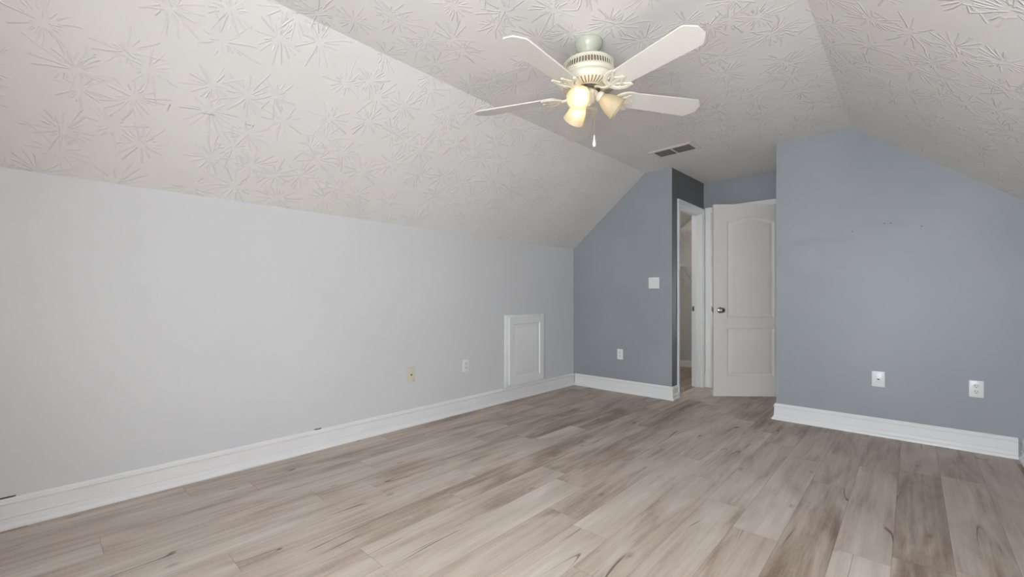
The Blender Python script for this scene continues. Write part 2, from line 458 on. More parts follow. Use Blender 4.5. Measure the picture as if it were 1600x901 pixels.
# alcove ceiling
ya0, ya1, za1 = YBL + T, YA + 0.12, 2.415
A = [bm.verts.new(p) for p in ((XA - 0.02, ya0, ZC), (XB + 0.02, ya0, ZC), (XB + 0.02, ya1, za1), (XA - 0.02, ya1, za1))]
B = [bm.verts.new(v.co + Vector((0, 0, T))) for v in A]
f = bm.faces.new(A)
for lp in f.loops: lp[uvl].uv = (lp.vert.co.x + 2.13, lp.vert.co.y)
bm.faces.new(B[::-1])
for i in range(4): bm.faces.new((A[i], A[(i + 1) % 4], B[(i + 1) % 4], B[i]))
for pa, pb in (((-2.632, 0.426, 1.98), (-2.667, 0.419, 1.96)), ((-2.637, 0.545, 1.98), (-2.631, 0.610, 1.99)), ((-2.635, 0.745, 1.98), (-2.633, 0.790, 1.99))):
    a_, b_ = slope_uv(pa), slope_uv(pb)
    SCUFFS.append(((a_[0] + b_[0]) / 2, (a_[1] + b_[1]) / 2, b_[0] - a_[0], b_[1] - a_[1]))
M_CEIL = ceiling_mat()
struct('ceiling', bm, M_CEIL, 'white stomp-textured ceiling sloping down on both sides')

# far walls
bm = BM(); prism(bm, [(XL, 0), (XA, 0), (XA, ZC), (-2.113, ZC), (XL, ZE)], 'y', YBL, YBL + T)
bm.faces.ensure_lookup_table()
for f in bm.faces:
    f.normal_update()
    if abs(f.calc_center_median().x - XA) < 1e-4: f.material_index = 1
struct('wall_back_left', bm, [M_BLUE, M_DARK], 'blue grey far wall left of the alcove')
bm = BM(); prism(bm, [(XB, 0), (XR, 0), (XR, ZER), (XBR, ZC), (XB, ZC)], 'y', YBR, YBR + T)
struct('wall_back_right', bm, M_BLUE, 'blue grey far wall right of the alcove')

# alcove side wall with the closet doorway (charcoal on the alcove side)
CY0, CY1, DZ = 4.612, 5.272, 2.035       # doorway clear opening
JT = 0.019
XJ = XA - 0.115
bm = BM()
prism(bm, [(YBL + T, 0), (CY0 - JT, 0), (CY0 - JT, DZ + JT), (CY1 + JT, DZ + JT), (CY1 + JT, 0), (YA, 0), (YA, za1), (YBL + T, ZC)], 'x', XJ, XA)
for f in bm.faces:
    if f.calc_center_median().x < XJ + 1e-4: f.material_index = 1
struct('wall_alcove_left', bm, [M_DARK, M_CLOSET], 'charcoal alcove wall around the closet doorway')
# alcove right wall
bm = BM(); prism(bm, [(YBR + T, 0), (YA, 0), (YA, za1), (YBR + T, ZC)], 'x', XB, XB + T)
struct('wall_alcove_right', bm, M_BLUE, 'blue grey alcove side wall behind the open door')
# alcove back wall with the entry doorway
DX0, DX1, EZ = -1.737, -0.970, 2.052
YJ = YA + 0.115
bm = BM(); prism(bm, [(XJ, 0), (DX0 - JT, 0), (DX0 - JT, EZ + JT), (DX1 + JT, EZ + JT), (DX1 + JT, 0), (XB + T, 0), (XB + T, za1), (XJ, za1)], 'y', YA, YJ)
struct('wall_alcove_back', bm, M_BLUE, 'blue grey alcove wall above the entry door')

# gable wall behind the camera with its double window
bm = BM()
xs = [XL] + [q for w in WIN for q in w] + [XR]
def topz(x):
    if x < -2.13: return ZE + (x - XL) / (-2.13 - XL) * (ZC - ZE)
    if x > XBR: return ZC - (x - XBR) / (XR - XBR) * (ZC - ZER)
    return ZC
prism(bm, [(XL, 0), (WIN[0][0], 0), (WIN[0][0], ZC), (-2.13, ZC), (XL, ZE)], 'y', YF - T, YF)
for a, b in WIN:
    prism(bm, [(a, 0), (b, 0), (b, WZ[0]), (a, WZ[0])], 'y', YF - T, YF)
    prism(bm, [(a, WZ[1]), (b, WZ[1]), (b, topz(b)), (min(b, max(a, XBR)), topz(min(b, max(a, XBR)))), (a, topz(a))] if a < XBR < b else [(a, WZ[1]), (b, WZ[1]), (b, topz(b)), (a, topz(a))], 'y', YF - T, YF)
prism(bm, [(WIN[0][1], 0), (WIN[1][0], 0), (WIN[1][0], topz(WIN[1][0])), (WIN[0][1], topz(WIN[0][1]))], 'y', YF - T, YF)
prism(bm, [(WIN[1][1], 0), (XR, 0), (XR, ZER), (WIN[1][1], topz(WIN[1][1]))], 'y', YF - T, YF)
struct('wall_front', bm, M_LEFT, 'light grey gable wall with the window')
for i, (a, b) in enumerate(WIN):
    bm = BM()
    w = 0.045
    for q in ((a, a + w, WZ[0], WZ[1]), (b - w, b, WZ[0], WZ[1]), (a + w, b - w, WZ[0], WZ[0] + w), (a + w, b - w, WZ[1] - w, WZ[1]), (a + w, b - w, sum(WZ) / 2 - 0.02, sum(WZ) / 2 + 0.02)):
        box(bm, q[0], q[1], YF - 0.09, YF - 0.055, q[2], q[3], 0.004)
    struct('window_%d' % (i + 1), bm, M_TRIM)
bm = BM()
w = 0.065
x0, x1 = WIN[0][0], WIN[1][1]
for q in ((x0 - w, x0, WZ[0] - w, WZ[1] + w), (x1, x1 + w, WZ[0] - w, WZ[1] + w), (x0, x1, WZ[1], WZ[1] + w), (x0, x1, WZ[0] - w, WZ[0]), (WIN[0][1], WIN[1][0], WZ[0], WZ[1])):
    box(bm, q[0], q[1], YF, YF + 0.018, q[2], q[3], 0.004)
struct('trim_3', bm, M_TRIM)

# closet behind the alcove wall
bm = BM(); prism(bm, [(XL - T, 0), (XJ, 0), (XJ, ZC + T), (-2.30, ZC + T), (XL - T, 1.86)], 'y', YBL + T + 0.001, YBL + T + 0.02); struct('wall_closet_front', bm, M_CLOSET)
bm = BM(); box(bm, XL - T, XJ + T, YCL, YCL + T, 0, 2.55); struct('wall_closet_back', bm, M_CLOSET, 'closet far wall carrying the wire shelves')
bm = BM(); box(bm, XL - T, XL, YBL + T, YCL, 0, 2.2); struct('wall_closet_left', bm, M_CLOSET)
bm = BM(); box(bm, XJ, XJ + T, YJ, YCL, 0, 2.55); struct('wall_closet_right', bm, M_CLOSET)
bm = BM(); prism(bm, [(XL, 1.80), (-2.28, ZC), (XJ + 0.0, ZC), (XJ, ZC + T), (-2.30, ZC + T), (XL - T, 1.86)], 'y', YBL + T, YCL)
struct('ceiling_closet', bm, paint('closet_ceiling_paint', (0.72, 0.70, 0.66), 0.6), None)
# landing beyond the entry door
bm = BM(); box(bm, XJ + T, XR, YCL - 0.1, YCL, 0, 2.5); struct('wall_landing_back', bm, M_HALL)
bm = BM(); box(bm, XB + T + 0.4, XB + 2 * T + 0.4, YJ, YCL - 0.1, 0, 2.5); struct('wall_landing_right', bm, M_HALL)
bm = BM(); box(bm, XJ + T, XB + T + 0.4, YJ + 0.005, YCL - 0.1, 2.43, 2.5); struct('ceiling_landing', bm, M_HALL)

# ------------------------------------------------------------------ baseboards
BP = [(0, 0), (0.030, 0), (0.0305, 0.008), (0.027, 0.017), (0.021, 0.022), (0.0165, 0.024), (0.0165, 0.030), (0.0145, 0.046), (0.0165, 0.049), (0.0165, 0.053), (0.013, 0.057),
      (0.012, 0.108), (0.0155, 0.112), (0.0175, 0.117), (0.0165, 0.121), (0.012, 0.124), (0.0125, 0.128), (0.009, 0.135), (0.005, 0.138), (0, 0.138)]
E0 = 0.0008
def base(name, path, prof=BP, mat=M_TRIM, label=None):
    bm = BM(); sweep(bm, prof, path); return struct(name, bm, mat, label, 30)
bl = base('baseboard_left', [(XL + E0, YF), (XL + E0, YBL - 0.001)], label='tall white baseboard along the left knee wall')
base('baseboard_back_left', [(XL + 0.031, YBL - E0), (XA + E0, YBL - E0), (XA + E0, CY0 - 0.064)], label='tall white baseboard under the far left wall, turning into the alcove')
base('baseboard_back_right', [(XB - E0, YA - 0.02), (XB - E0, YBR - E0), (XR - 0.031, YBR - E0)], label='tall white baseboard under the far right wall')
base('baseboard_right', [(XR - E0, YBR - 0.001), (XR - E0, YF)], label='white baseboard along the right knee wall')
SMALL = [(0, 0), (0.022, 0), (0.020, 0.012), (0.013, 0.017), (0.012, 0.075), (0.008, 0.09), (0, 0.09)]
base('baseboard_closet', [(XL + 0.001, YCL - E0), (XJ - 0.001, YCL - E0)], SMALL, label='low white baseboard inside the closet')
base('baseboard_alcove', [(XA + 0.0008, YA - E0), (DX0 - 0.063, YA - E0)], [(o * 0.6, z) for o, z in BP], label='short piece of baseboard between the two door casings')
for (ya, yb) in ((1.285, 1.335), (-0.30, -0.075)):
    bm = BM()
    pts = [(ya, 0.004), (ya + 0.012, 0.0085), ((ya + yb) / 2, 0.010), (yb - 0.010, 0.0085), (yb, 0.003)]
    A = [bm.verts.new((XL + 0.0005, y, 0.1385)) for y, d in pts]; B = [bm.verts.new((XL + d, y, 0.1385)) for y, d in pts]
    A2 = [bm.verts.new((XL + 0.0005, y, 0.1435)) for y, d in pts]; B2 = [bm.verts.new((XL + d * 0.7, y, 0.1430)) for y, d in pts]
    for i in range(len(pts) - 1):
        for q in ((A, B), (B, B2), (B2, A2), (A2, A)): bm.faces.new((q[0][i], q[0][i + 1], q[1][i + 1], q[1][i]))
    for i in (0, -1): bm.faces.new((A[i], B[i], B2[i], A2[i]))
    o = link('bare_wood_chip', bm, M_RAW, bl); o['label'] = 'brown chip of bare wood on top edge'

# ------------------------------------------------------------------ door casings and jambs
CP = [(0, 0), (0.058, 0), (0.058, 0.017), (0.050, 0.018), (0.040, 0.015), (0.024, 0.012), (0.012, 0.010), (0.006, 0.009), (0, 0.006)]   # across, out of wall
def casing(bm, fr, a0, a1, zt, sides=(1, 1)):
    """fr(a, z, out) -> world point; opening between a0 and a1 below zt"""
    path = [(a0, 0), (a0, zt), (a1, zt), (a1, 0)]
    dirs = [(-1, 0), (-1, 1), (1, 1), (1, 0)]
    rows = [[bm.verts.new(fr(p[0] + d[0] * c, p[1] + d[1] * c, o)) for c, o in CP] for p, d in zip(path, dirs)]
    k = len(CP)
    for A, B in zip(rows, rows[1:]):
        for i in range(k): bm.faces.new((A[i], A[(i + 1) % k], B[(i + 1) % k], B[i]))
    bm.faces.new(rows[0]); bm.faces.new(rows[-1][::-1])
# closet doorway
bm = BM()
casing(bm, lambda a, z, o: (XA + 0.0006 + o, a, z), CY0 - 0.005, CY1 + 0.005, DZ + 0.005)
box(bm, XJ, XA + 0.0004, CY0 - JT + 0.0005, CY0, 0, DZ + JT - 0.0005, 0.001)
box(bm, XJ, XA + 0.0004, CY1, CY1 + JT - 0.0005, 0, DZ + JT - 0.0005, 0.001)
box(bm, XJ, XA + 0.0004, CY0, CY1, DZ, DZ + JT - 0.0005, 0.001)
xs0, xs1 = XJ + 0.037, XJ + 0.072         # stops
box(bm, xs0, xs1, CY0, CY0 + 0.010, 0, DZ, 0.0015)
box(bm, xs0, xs1, CY1 - 0.010, CY1, 0, DZ, 0.0015)
box(bm, xs0, xs1, CY0 + 0.010, CY1 - 0.010, DZ - 0.010, DZ, 0.0015)
t2 = struct('trim_2', bm, M_TRIM, 'white casing and jamb of the closet doorway', 30)
bm = BM(); box(bm, XJ + 0.006, XJ + 0.032, CY1 - 0.0022, CY1 - 0.0004, 0.895, 0.955, 0.0006); box(bm, XJ + 0.012, XJ + 0.022, CY1 - 0.0026, CY1 - 0.0018, 0.912, 0.938, 0, 1)
link('strike_plate', bm, [M_STEEL, M_SLOT], t2)
# entry doorway
bm = BM()
casing(bm, lambda a, z, o: (a, YA - 0.0006 - o, z), DX0 - 0.005, DX1 + 0.005, EZ + 0.005)
box(bm, DX0 - JT + 0.0005, DX0, YA - 0.0004, YJ, 0, EZ + JT - 0.0005, 0.001)
box(bm, DX1, DX1 + JT - 0.0005, YA - 0.0004, YJ, 0, EZ + JT - 0.0005, 0.001)
box(bm, DX0, DX1, YA - 0.0004, YJ, EZ, EZ + JT - 0.0005, 0.001)
box(bm, DX0, DX0 + 0.011, YA + 0.037, YA + 0.075, 0, EZ, 0.0015)
box(bm, DX1 - 0.011, DX1, YA + 0.037, YA + 0.075, 0, EZ, 0.0015)
box(bm, DX0 + 0.011, DX1 - 0.011, YA + 0.037, YA + 0.075, EZ - 0.011, EZ, 0.0015)
t1 = struct('trim_1', bm, M_TRIM, 'white casing and jamb of the entry doorway', 30)
bm = BM(); box(bm, DX0 + 0.0004, DX0 + 0.0022, YA + 0.002, YA + 0.030, 0.895, 0.955, 0.0006)
link('strike_plate', bm, M_STEEL, t1)

# ------------------------------------------------------------------ panelled leaves
def offset_poly(poly, d):
    n = len(poly); out = []
    for i in range(n):
        p0, p1, p2 = Vector(poly[i - 1]), Vector(poly[i]), Vector(poly[(i + 1) % n])
        a = (p1 - p0).normalized(); b = (p2 - p1).normalized()
        na = Vector((-a.y, a.x)); nb = Vector((-b.y, b.x))
        mt = na + nb; mt = mt / max(0.3, mt.dot(na))
        out.append((p1.x + mt.x * d, p1.y + mt.y * d))
    return out

def panel_leaf(bm, W, H, th, panels, steps, bev=0.002):
    """leaf in local x (0..W), z (0..H); front face at y=0 (looking to -y), back at y=th.
    panels: (x0,x1,z0,z1,rise) with a common x0,x1; steps: (inset, depth)"""
    x0, x1 = panels[0][0], panels[0][1]
    N = 24
    def topz_(p, x):
        t = (x - x0) / (x1 - x0)
        s = 0.5 - 0.5 * math.cos(2 * PI * t)
        return p[3] + p[4] * (s ** 0.85)
    xsN = [x0 + (x1 - x0) * i / N for i in range(N + 1)]
    def V(x, z, d=0.0): return bm.verts.new((x, d, z))
    def quad(*q):
        vv = [V(a, b) for a, b in q]; bm.faces.new(vv)
    for yy, front in ((0.0, True), (th, False)):
        if not front:
            vv = [bm.verts.new((a, th, b)) for a, b in ((0, 0), (0, H), (W, H), (W, 0))]; bm.faces.new(vv); continue
        quad((0, 0), (x0, 0), (x0, H), (0, H)); quad((x1, 0), (W, 0), (W, H), (x1, H))
        z_prev = None
        ps = sorted(panels, key=lambda p: p[2])
        for i in range(N):
            a, b = xsN[i], xsN[i + 1]
            za = zb = 0.0
            for p in ps:
                quad((a, za), (b, zb), (b, p[2]), (a, p[2])); za, zb = topz_(p, a), topz_(p, b)
            quad((a, za), (b, zb), (b, H), (a, H))
    for p in panels:
        poly = [(x, p[2]) for x in xsN] + [(x, topz_(p, x)) for x in xsN[::-1]]
        prev = [V(a, b) for a, b in poly]; n = len(poly)
        for ins, dep in steps:
            # keep vertical edges straight: inset by scaling about the panel for the sides, by offset on top
            q = []
            for k, (a, b) in enumerate(poly):
                t = (a - x0) / (x1 - x0)
                nx = x0 + ins + t * (x1 - x0 - 2 * ins)
                nz = p[2] + ins if k <= N else topz_(p, a) - ins
                q.append((nx, nz))
            cur = [V(a, b, dep) for a, b in q]
            for k in range(n): bm.faces.new((prev[k], prev[(k + 1) % n], cur[(k + 1) % n], cur[k]))
            prev = cur
        for k in range(N):   # close the field
            bm.faces.new((prev[k], prev[k + 1], prev[2 * N + 1 - k - 1], prev[2 * N + 1 - k]))
    ed = [((0, 0), (W, 0)), ((W, 0), (W, H)), ((W, H), (0, H)), ((0, H), (0, 0))]
    for (a, b) in ed:
        bm.faces.new([bm.verts.new(q) for q in ((a[0], 0, a[1]), (b[0], 0, b[1]), (b[0], th, b[1]), (a[0], th, a[1]))])
    bmesh.ops.remove_doubles(bm, verts=bm.verts, dist=1e-5)

# entry door, open about 41 degrees into the alcove, hinged on its right
DW, DH, DT = 0.762, 2.033, 0.035
hx, hy = -0.973, YA - 0.003
ang = math.radians(41.0)
bm = BM()
panel_leaf(bm, DW, DH, DT, [(0.140, 0.632, 0.832, 1.850, 0.052), (0.140, 0.632, 0.212, 0.722, 0.0)],
           [(0.003, 0.003), (0.010, 0.011), (0.018, 0.0135), (0.024, 0.013), (0.040, 0.0045), (0.046, 0.0025)])
# the leaf's local x runs from the latch edge to the hinge edge
door = struct('door_1', bm, M_DOOR, 'white two panel arch top entry door standing ajar', 28)
door.location = (hx - DW * math.cos(ang), hy - DW * math.sin(ang), 0.012)
door.rotation_euler = (0, 0, ang)
bm = BM()
R90 = Matrix.Rotation(math.radians(90), 4, 'X')      # lathe axis z -> -y
mk = Matrix.Translation((0.066, 0, 0.911)) @ R90
lathe(bm, [(0, 0.0005), (0.033, 0.0005), (0.033, 0.004), (0.029, 0.009), (0.018, 0.012), (0.012, 0.015), (0.0115, 0.030), (0.016, 0.036), (0.024, 0.042), (0.0275, 0.050), (0.0275, 0.057), (0.024, 0.064), (0.015, 0.069), (0, 0.070)], 40, mk)
link('door_knob', bm, M_CHROME, door, 40)
bm = BM()
box(bm, -0.0012, 0.0004, 0.005, 0.030, 0.883, 0.940, 0.0004)
box(bm, -0.009, -0.001, 0.011, 0.024, 0.902, 0.921, 0.002)
link('latch', bm, M_STEEL, door)
for zz in (0.18, 1.0, 1.80):
    bm = BM(); tube(bm, [(DW + 0.002, -0.004, zz), (DW + 0.002, -0.004, zz + 0.09)], 0.006, 12)
    link('hinge', bm, M_CHROME, door)

# little attic access hatch in the left wall
hatch = thing('access_hatch', 'small white raised panel attic access door set low in the left wall', 'access door', (XL + 0.0006, 3.19, 0.141), (0, 0, math.radians(-90)))
# local: x runs along -y?  rotated so that local -y faces +x (into the room); local x -> world -y
hatch.rotation_euler = (0, 0, math.radians(90)); hatch.location = (XL + 0.0006, 3.19, 0.141)
HWD, HHT = 0.632, 0.737
bm = BM()
fw = 0.062
for q in ((0, fw, 0, HHT), (HWD - fw, HWD, 0, HHT), (fw, HWD - fw, HHT - fw, HHT), (fw, HWD - fw, 0, 0.045)):
    box(bm, q[0], q[1], -0.018, 0, q[2], q[3], 0.0035)
link('frame', bm, M_TRIM, hatch, 30)
bm = BM()
panel_leaf(bm, 0.552, 0.680, 0.019, [(0.062, 0.490, 0.062, 0.618, 0.0)], [(0.003, 0.003), (0.008, 0.010), (0.014, 0.011), (0.040, 0.003), (0.043, 0.002)])
bmesh.ops.translate(bm, verts=bm.verts, vec=(0.042, -0.0385, 0.028))
link('door', bm, M_TRIM, hatch, 28)

# ------------------------------------------------------------------ wall plates
def plate_root(name, label, cat, wall, u, z, group=None):
    """wall 'left': plate faces +x, centre at y=u ; 'backl'/'backr': faces -y, centre at x=u. local -y is outwards"""
    if wall == 'left': return thing(name, label, cat, (XL + 0.0004, u, z), (0, 0, math.radians(90)), group)
    return thing(name, label, cat, (u, (YBL if wall == 'backl' else YBR) - 0.0004, z), (0, 0, 0), group)
def cover(root, w, h, mat, holes=False):
    bm = BM(); box(bm, -w / 2, w / 2, -0.0065, 0, -h / 2, h / 2, 0.0028); link('cover_plate', bm, mat, root, 40)
def screw(root, x, z, mat):
    bm = BM(); lathe(bm, [(0.0034, -0.0005), (0.0034, 0.0006), (0.002, 0.0012), (0, 0.0013)], 14, Matrix.Translation((x, -0.0064, z)) @ R90); link('screw', bm, mat, root)
def duplex(name, label, wall, u, z, rec=M_RECEPT):
    r = plate_root(name, label, 'outlet', wall, u, z)
    cover(r, 0.071, 0.115, M_PLATE)
    for s in (1, -1):
        bm = BM()
        pts = []
        for k in range(32):
            a = 2 * PI * k / 32
            pts.append((0.0172 * math.cos(a), max(-0.0135, min(0.0135, 0.0172 * math.sin(a)))))
        A = [bm.verts.new((x, -0.0062, zz + s * 0.0195)) for x, zz in pts]; B = [bm.verts.new((x * 0.97, -0.0082, zz * 0.97 + s * 0.0195)) for x, zz in pts]
        bm.faces.new(B[::-1]); bm.faces.new(A)
        for i in range(32): bm.faces.new((A[i], A[(i + 1) % 32], B[(i + 1) % 32], B[i]))
        f = link('receptacle', bm, rec, r)
        bm = BM()
        zc = s * 0.0195
        box(bm, -0.0080, -0.0052, -0.0084, -0.0078, zc - 0.0015, zc + 0.0085)
        box(bm, 0.0052, 0.0076, -0.0084, -0.0078, zc - 0.0005, zc + 0.0075)
        lathe(bm, [(0, 0), (0.0030, 0), (0.0030, 0.0006), (0, 0.0006)], 12, Matrix.Translation((0, -0.0078, zc - 0.0075)) @ R90)
        link('slots', bm, M_SLOT, f)
    screw(r, 0, 0, M_PLATE)
    return r
duplex('duplex_outlet', 'white duplex outlet on the light grey left wall, beside the almond cable plate', 'left', 2.672, 0.427)
duplex('duplex_outlet', 'white duplex outlet low on the far left blue grey wall, below the light switch', 'backl', -2.411, 0.422)
duplex('duplex_outlet', 'white duplex outlet with cream sockets low on the far right wall, nearest the right corner', 'backr', 0.3235, 0.430)

r = plate_root('cable_plate', 'almond cable jack plate on the light grey left wall', 'wall plate', 'left', 2.074, 0.419)
cover(r, 0.072, 0.122, M_CREAM)
bm = BM(); lathe(bm, [(0.0075, -0.001), (0.0075, 0.001), (0.0048, 0.0015), (0.0048, 0.009), (0.0032, 0.009), (0.0032, 0.004), (0, 0.004)], 20, Matrix.Translation((0, -0.0064, 0)) @ R90)
link('coaxial_socket', bm, M_STEEL, r, 40)
for s in (1, -1): screw(r, 0, s * 0.042, M_CREAM)

r = plate_root('phone_plate', 'white phone jack plate low on the far right blue grey wall', 'wall plate', 'backr', -0.1895, 0.433)
cover(r, 0.078, 0.117, M_PLATE)
bm = BM(); box(bm, -0.012, 0.012, -0.0085, -0.006, -0.012, 0.012, 0.001); j = link('jack', bm, M_PLATE, r, 40)
bm = BM(); box(bm, -0.0065, 0.0065, -0.0089, -0.0082, -0.004, 0.004); box(bm, -0.003, 0.003, -0.0089, -0.0082, -0.0065, -0.0041); link('socket_opening', bm, M_SLOT, j)
for s in (1, -1): screw(r, 0, s * 0.042, M_PLATE)

r = plate_root('light_switch', 'white double rocker light switch on the far left blue grey wall', 'light switch', 'backl', -2.0145, 1.212)
cover(r, 0.118, 0.118, M_PLATE)
for s in (-1, 1):
    bm = BM(); cx = s * 0.0225
    box(bm, cx - 0.0172, cx + 0.0172, -0.0072, -0.006, -0.0340, 0.0340, 0.0004); fr = link('rocker_surround', bm, M_RECEPT, r)
    bm = BM()
    A = [bm.verts.new(q) for q in ((cx - 0.015, -0.0070, -0.031), (cx + 0.015, -0.0070, -0.031), (cx + 0.015, -0.0070, 0.031), (cx - 0.015, -0.0070, 0.031))]
    tip = 0.0115 if s < 0 else 0.0085
    B = [bm.verts.new(q) for q in ((cx - 0.0145, -tip, -0.0305), (cx + 0.0145, -tip, -0.0305), (cx + 0.0145, -0.0200 + tip, 0.0305), (cx - 0.0145, -0.0200 + tip, 0.0305))]
    bm.faces.new(A); bm.faces.new(B[::-1])
    for i in range(4): bm.faces.new((A[i], A[(i + 1) % 4], B[(i + 1) % 4], B[i]))
    link('rocker', bm, M_PLATE, fr)

# ------------------------------------------------------------------ ceiling vent
vent = thing('ceiling_vent', 'rectangular white ceiling air register with dark louvres near the alcove', 'air vent', (-1.593, 3.918, ZC - 0.0004))
vent.rotation_euler = (0, 0, math.radians(-2.5))
VW, VD = 0.400, 0.235; fw = 0.036
bm = BM()
def vprof(bm):
    outer = [(-VW / 2, -VD / 2), (VW / 2, -VD / 2), (VW / 2, VD / 2), (-VW / 2, VD / 2)]
    def ring(ins, z): return [bm.verts.new((x - math.copysign(ins, x), y - math.copysign(ins, y), z)) for x, y in outer]
    rs = [ring(0, 0), ring(0, -0.003), ring(0.010, -0.009), ring(fw - 0.004, -0.009), ring(fw, -0.006), ring(fw, 0)]
    for A, B in zip(rs, rs[1:] + rs[:1]):
        for i in range(4): bm.faces.new((A[i], A[(i + 1) % 4], B[(i + 1) % 4], B[i]))
vprof(bm)
box(bm, -0.007, 0.007, -VD / 2 + fw, VD / 2 - fw, -0.0085, -0.001, 0.001)
link('frame', bm, M_VENT, vent)
bm = BM(); box(bm, -VW / 2 + fw, VW / 2 - fw, -VD / 2 + fw, VD / 2 - fw, -0.0012, -0.0002); link('duct_back', bm, M_SLOT, vent)
ns = 13
for k in range(ns):
    yk = -VD / 2 + fw + (k + 0.5) * (VD - 2 * fw) / ns
    for s in (-1, 1):
        bm = BM(); w2 = VW / 2 - fw
        box(bm, 0.007 if s > 0 else -w2, w2 if s > 0 else -0.007, -0.0055, 0.0055, -0.0005, 0.0005, 0, 0, Matrix.Translation((0, yk, -0.0052)) @ Matrix.Rotation(math.radians(38), 4, 'X'))
        link('louvre', bm, M_SLAT, vent)

# ------------------------------------------------------------------ ceiling fan
FX, FY = -1.252, 1.955
fan = thing('ceiling_fan', 'cream five blade ceiling fan with a three shade light kit', 'ceiling fan', (FX, FY, ZC))
Z = lambda z: z - ZC                 # heights below given as world heights
def part(name, bm, mat, smooth=40, parent=None, label=None):
    o = link(name, bm, mat, parent or fan, smooth)
    if label: o['label'] = label
    return o
bm = BM()
lathe(bm, [(0, Z(2.3975)), (0.070, Z(2.3975)), (0.072, Z(2.393)), (0.071, Z(2.380)), (0.066, Z(2.364)), (0.056, Z(2.350)), (0.047, Z(2.340)), (0.0445, Z(2.332)), (0.0445, Z(2.326)), (0, Z(2.326))], 56)
part('canopy', bm, M_CANOPY, label='grey green cream canopy')
bm = BM()
lathe(bm, [(0.034, Z(2.328)), (0.0455, Z(2.327)), (0.047, Z(2.3235)), (0.0455, Z(2.320)), (0.034, Z(2.319))], 40, close=True)
part('collar_ring', bm, M_BRASS, label='thin brass ring')
bm = BM()   # motor housing: top dome, slotted band (open), rim
lathe(bm, [(0, Z(2.322)), (0.050, Z(2.322)), (0.060, Z(2.312)), (0.095, Z(2.296)), (0.124, Z(2.281)), (0.131, Z(2.274)), (0.1315, Z(2.268)), (0.128, Z(2.266)), (0.126, Z(2.266)), (0.124, Z(2.264)),
           (0.124, Z(2.228)), (0.133, Z(2.226)), (0.139, Z(2.222)), (0.139, Z(2.216)), (0.133, Z(2.211)), (0.132, Z(2.205)), (0.138, Z(2.198)), (0.146, Z(2.189)), (0.149, Z(2.180)), (0.147, Z(2.170)), (0.139, Z(2.160)), (0.122, Z(2.151)), (0.095, Z(2.146)), (0.072, Z(2.145)), (0.066, Z(2.150)), (0, Z(2.150))], 72)
housing = part('motor_housing', bm, M_FAN)
bm = BM()
lathe(bm, [(0.1243, Z(2.265)), (0.1248, Z(2.265)), (0.1248, Z(2.227)), (0.1243, Z(2.227))], 72, close=True)
part('vent_band', bm, M_FANSLOT, 40, housing, 'dark slotted band')
bm = BM()
nb = 54
for k in range(nb):
    a = 2 * PI * k / nb; da = PI / nb
    for (z0, z1, a0, a1) in ((2.266, 2.258, a - da, a), (2.266, 2.258, a + da, a), (2.258, 2.234, a, a), (2.234, 2.226, a, a - da), (2.234, 2.226, a, a + da)):
        r0 = 0.1262 + (2.266 - z0) * 0.12; r1 = 0.1262 + (2.266 - z1) * 0.12
        tube(bm, [(r0 * math.cos(a0), r0 * math.sin(a0), Z(z0)), (r1 * math.cos(a1), r1 * math.sin(a1), Z(z1))], 0.0022, 5)
part('vent_lattice', bm, M_FAN, None, housing)
bm = BM()   # radial slots in the underside bowl
for k in range(44):
    a = 2 * PI * k / 44
    mt = Matrix.Rotation(a, 4, 'Z')
    tube(bm, [(0.088, 0, Z(2.1455)), (0.105, 0, Z(2.1474)), (0.122, 0, Z(2.1508)), (0.134, 0, Z(2.1570))], 0.0027, 6, flat=(1.0, 0.5), mat=mt)
part('cooling_slots', bm, M_FANSLOT, None, housing, 'dark radial slots')
bm = BM()
lathe(bm, [(0, Z(2.152)), (0.058, Z(2.152)), (0.059, Z(2.138)), (0.048, Z(2.134)), (0.046, Z(2.126)), (0, Z(2.126))], 40)
part('flywheel', bm, M_STEEL)
BZ = 2.118
PITCH = math.radians(-12)
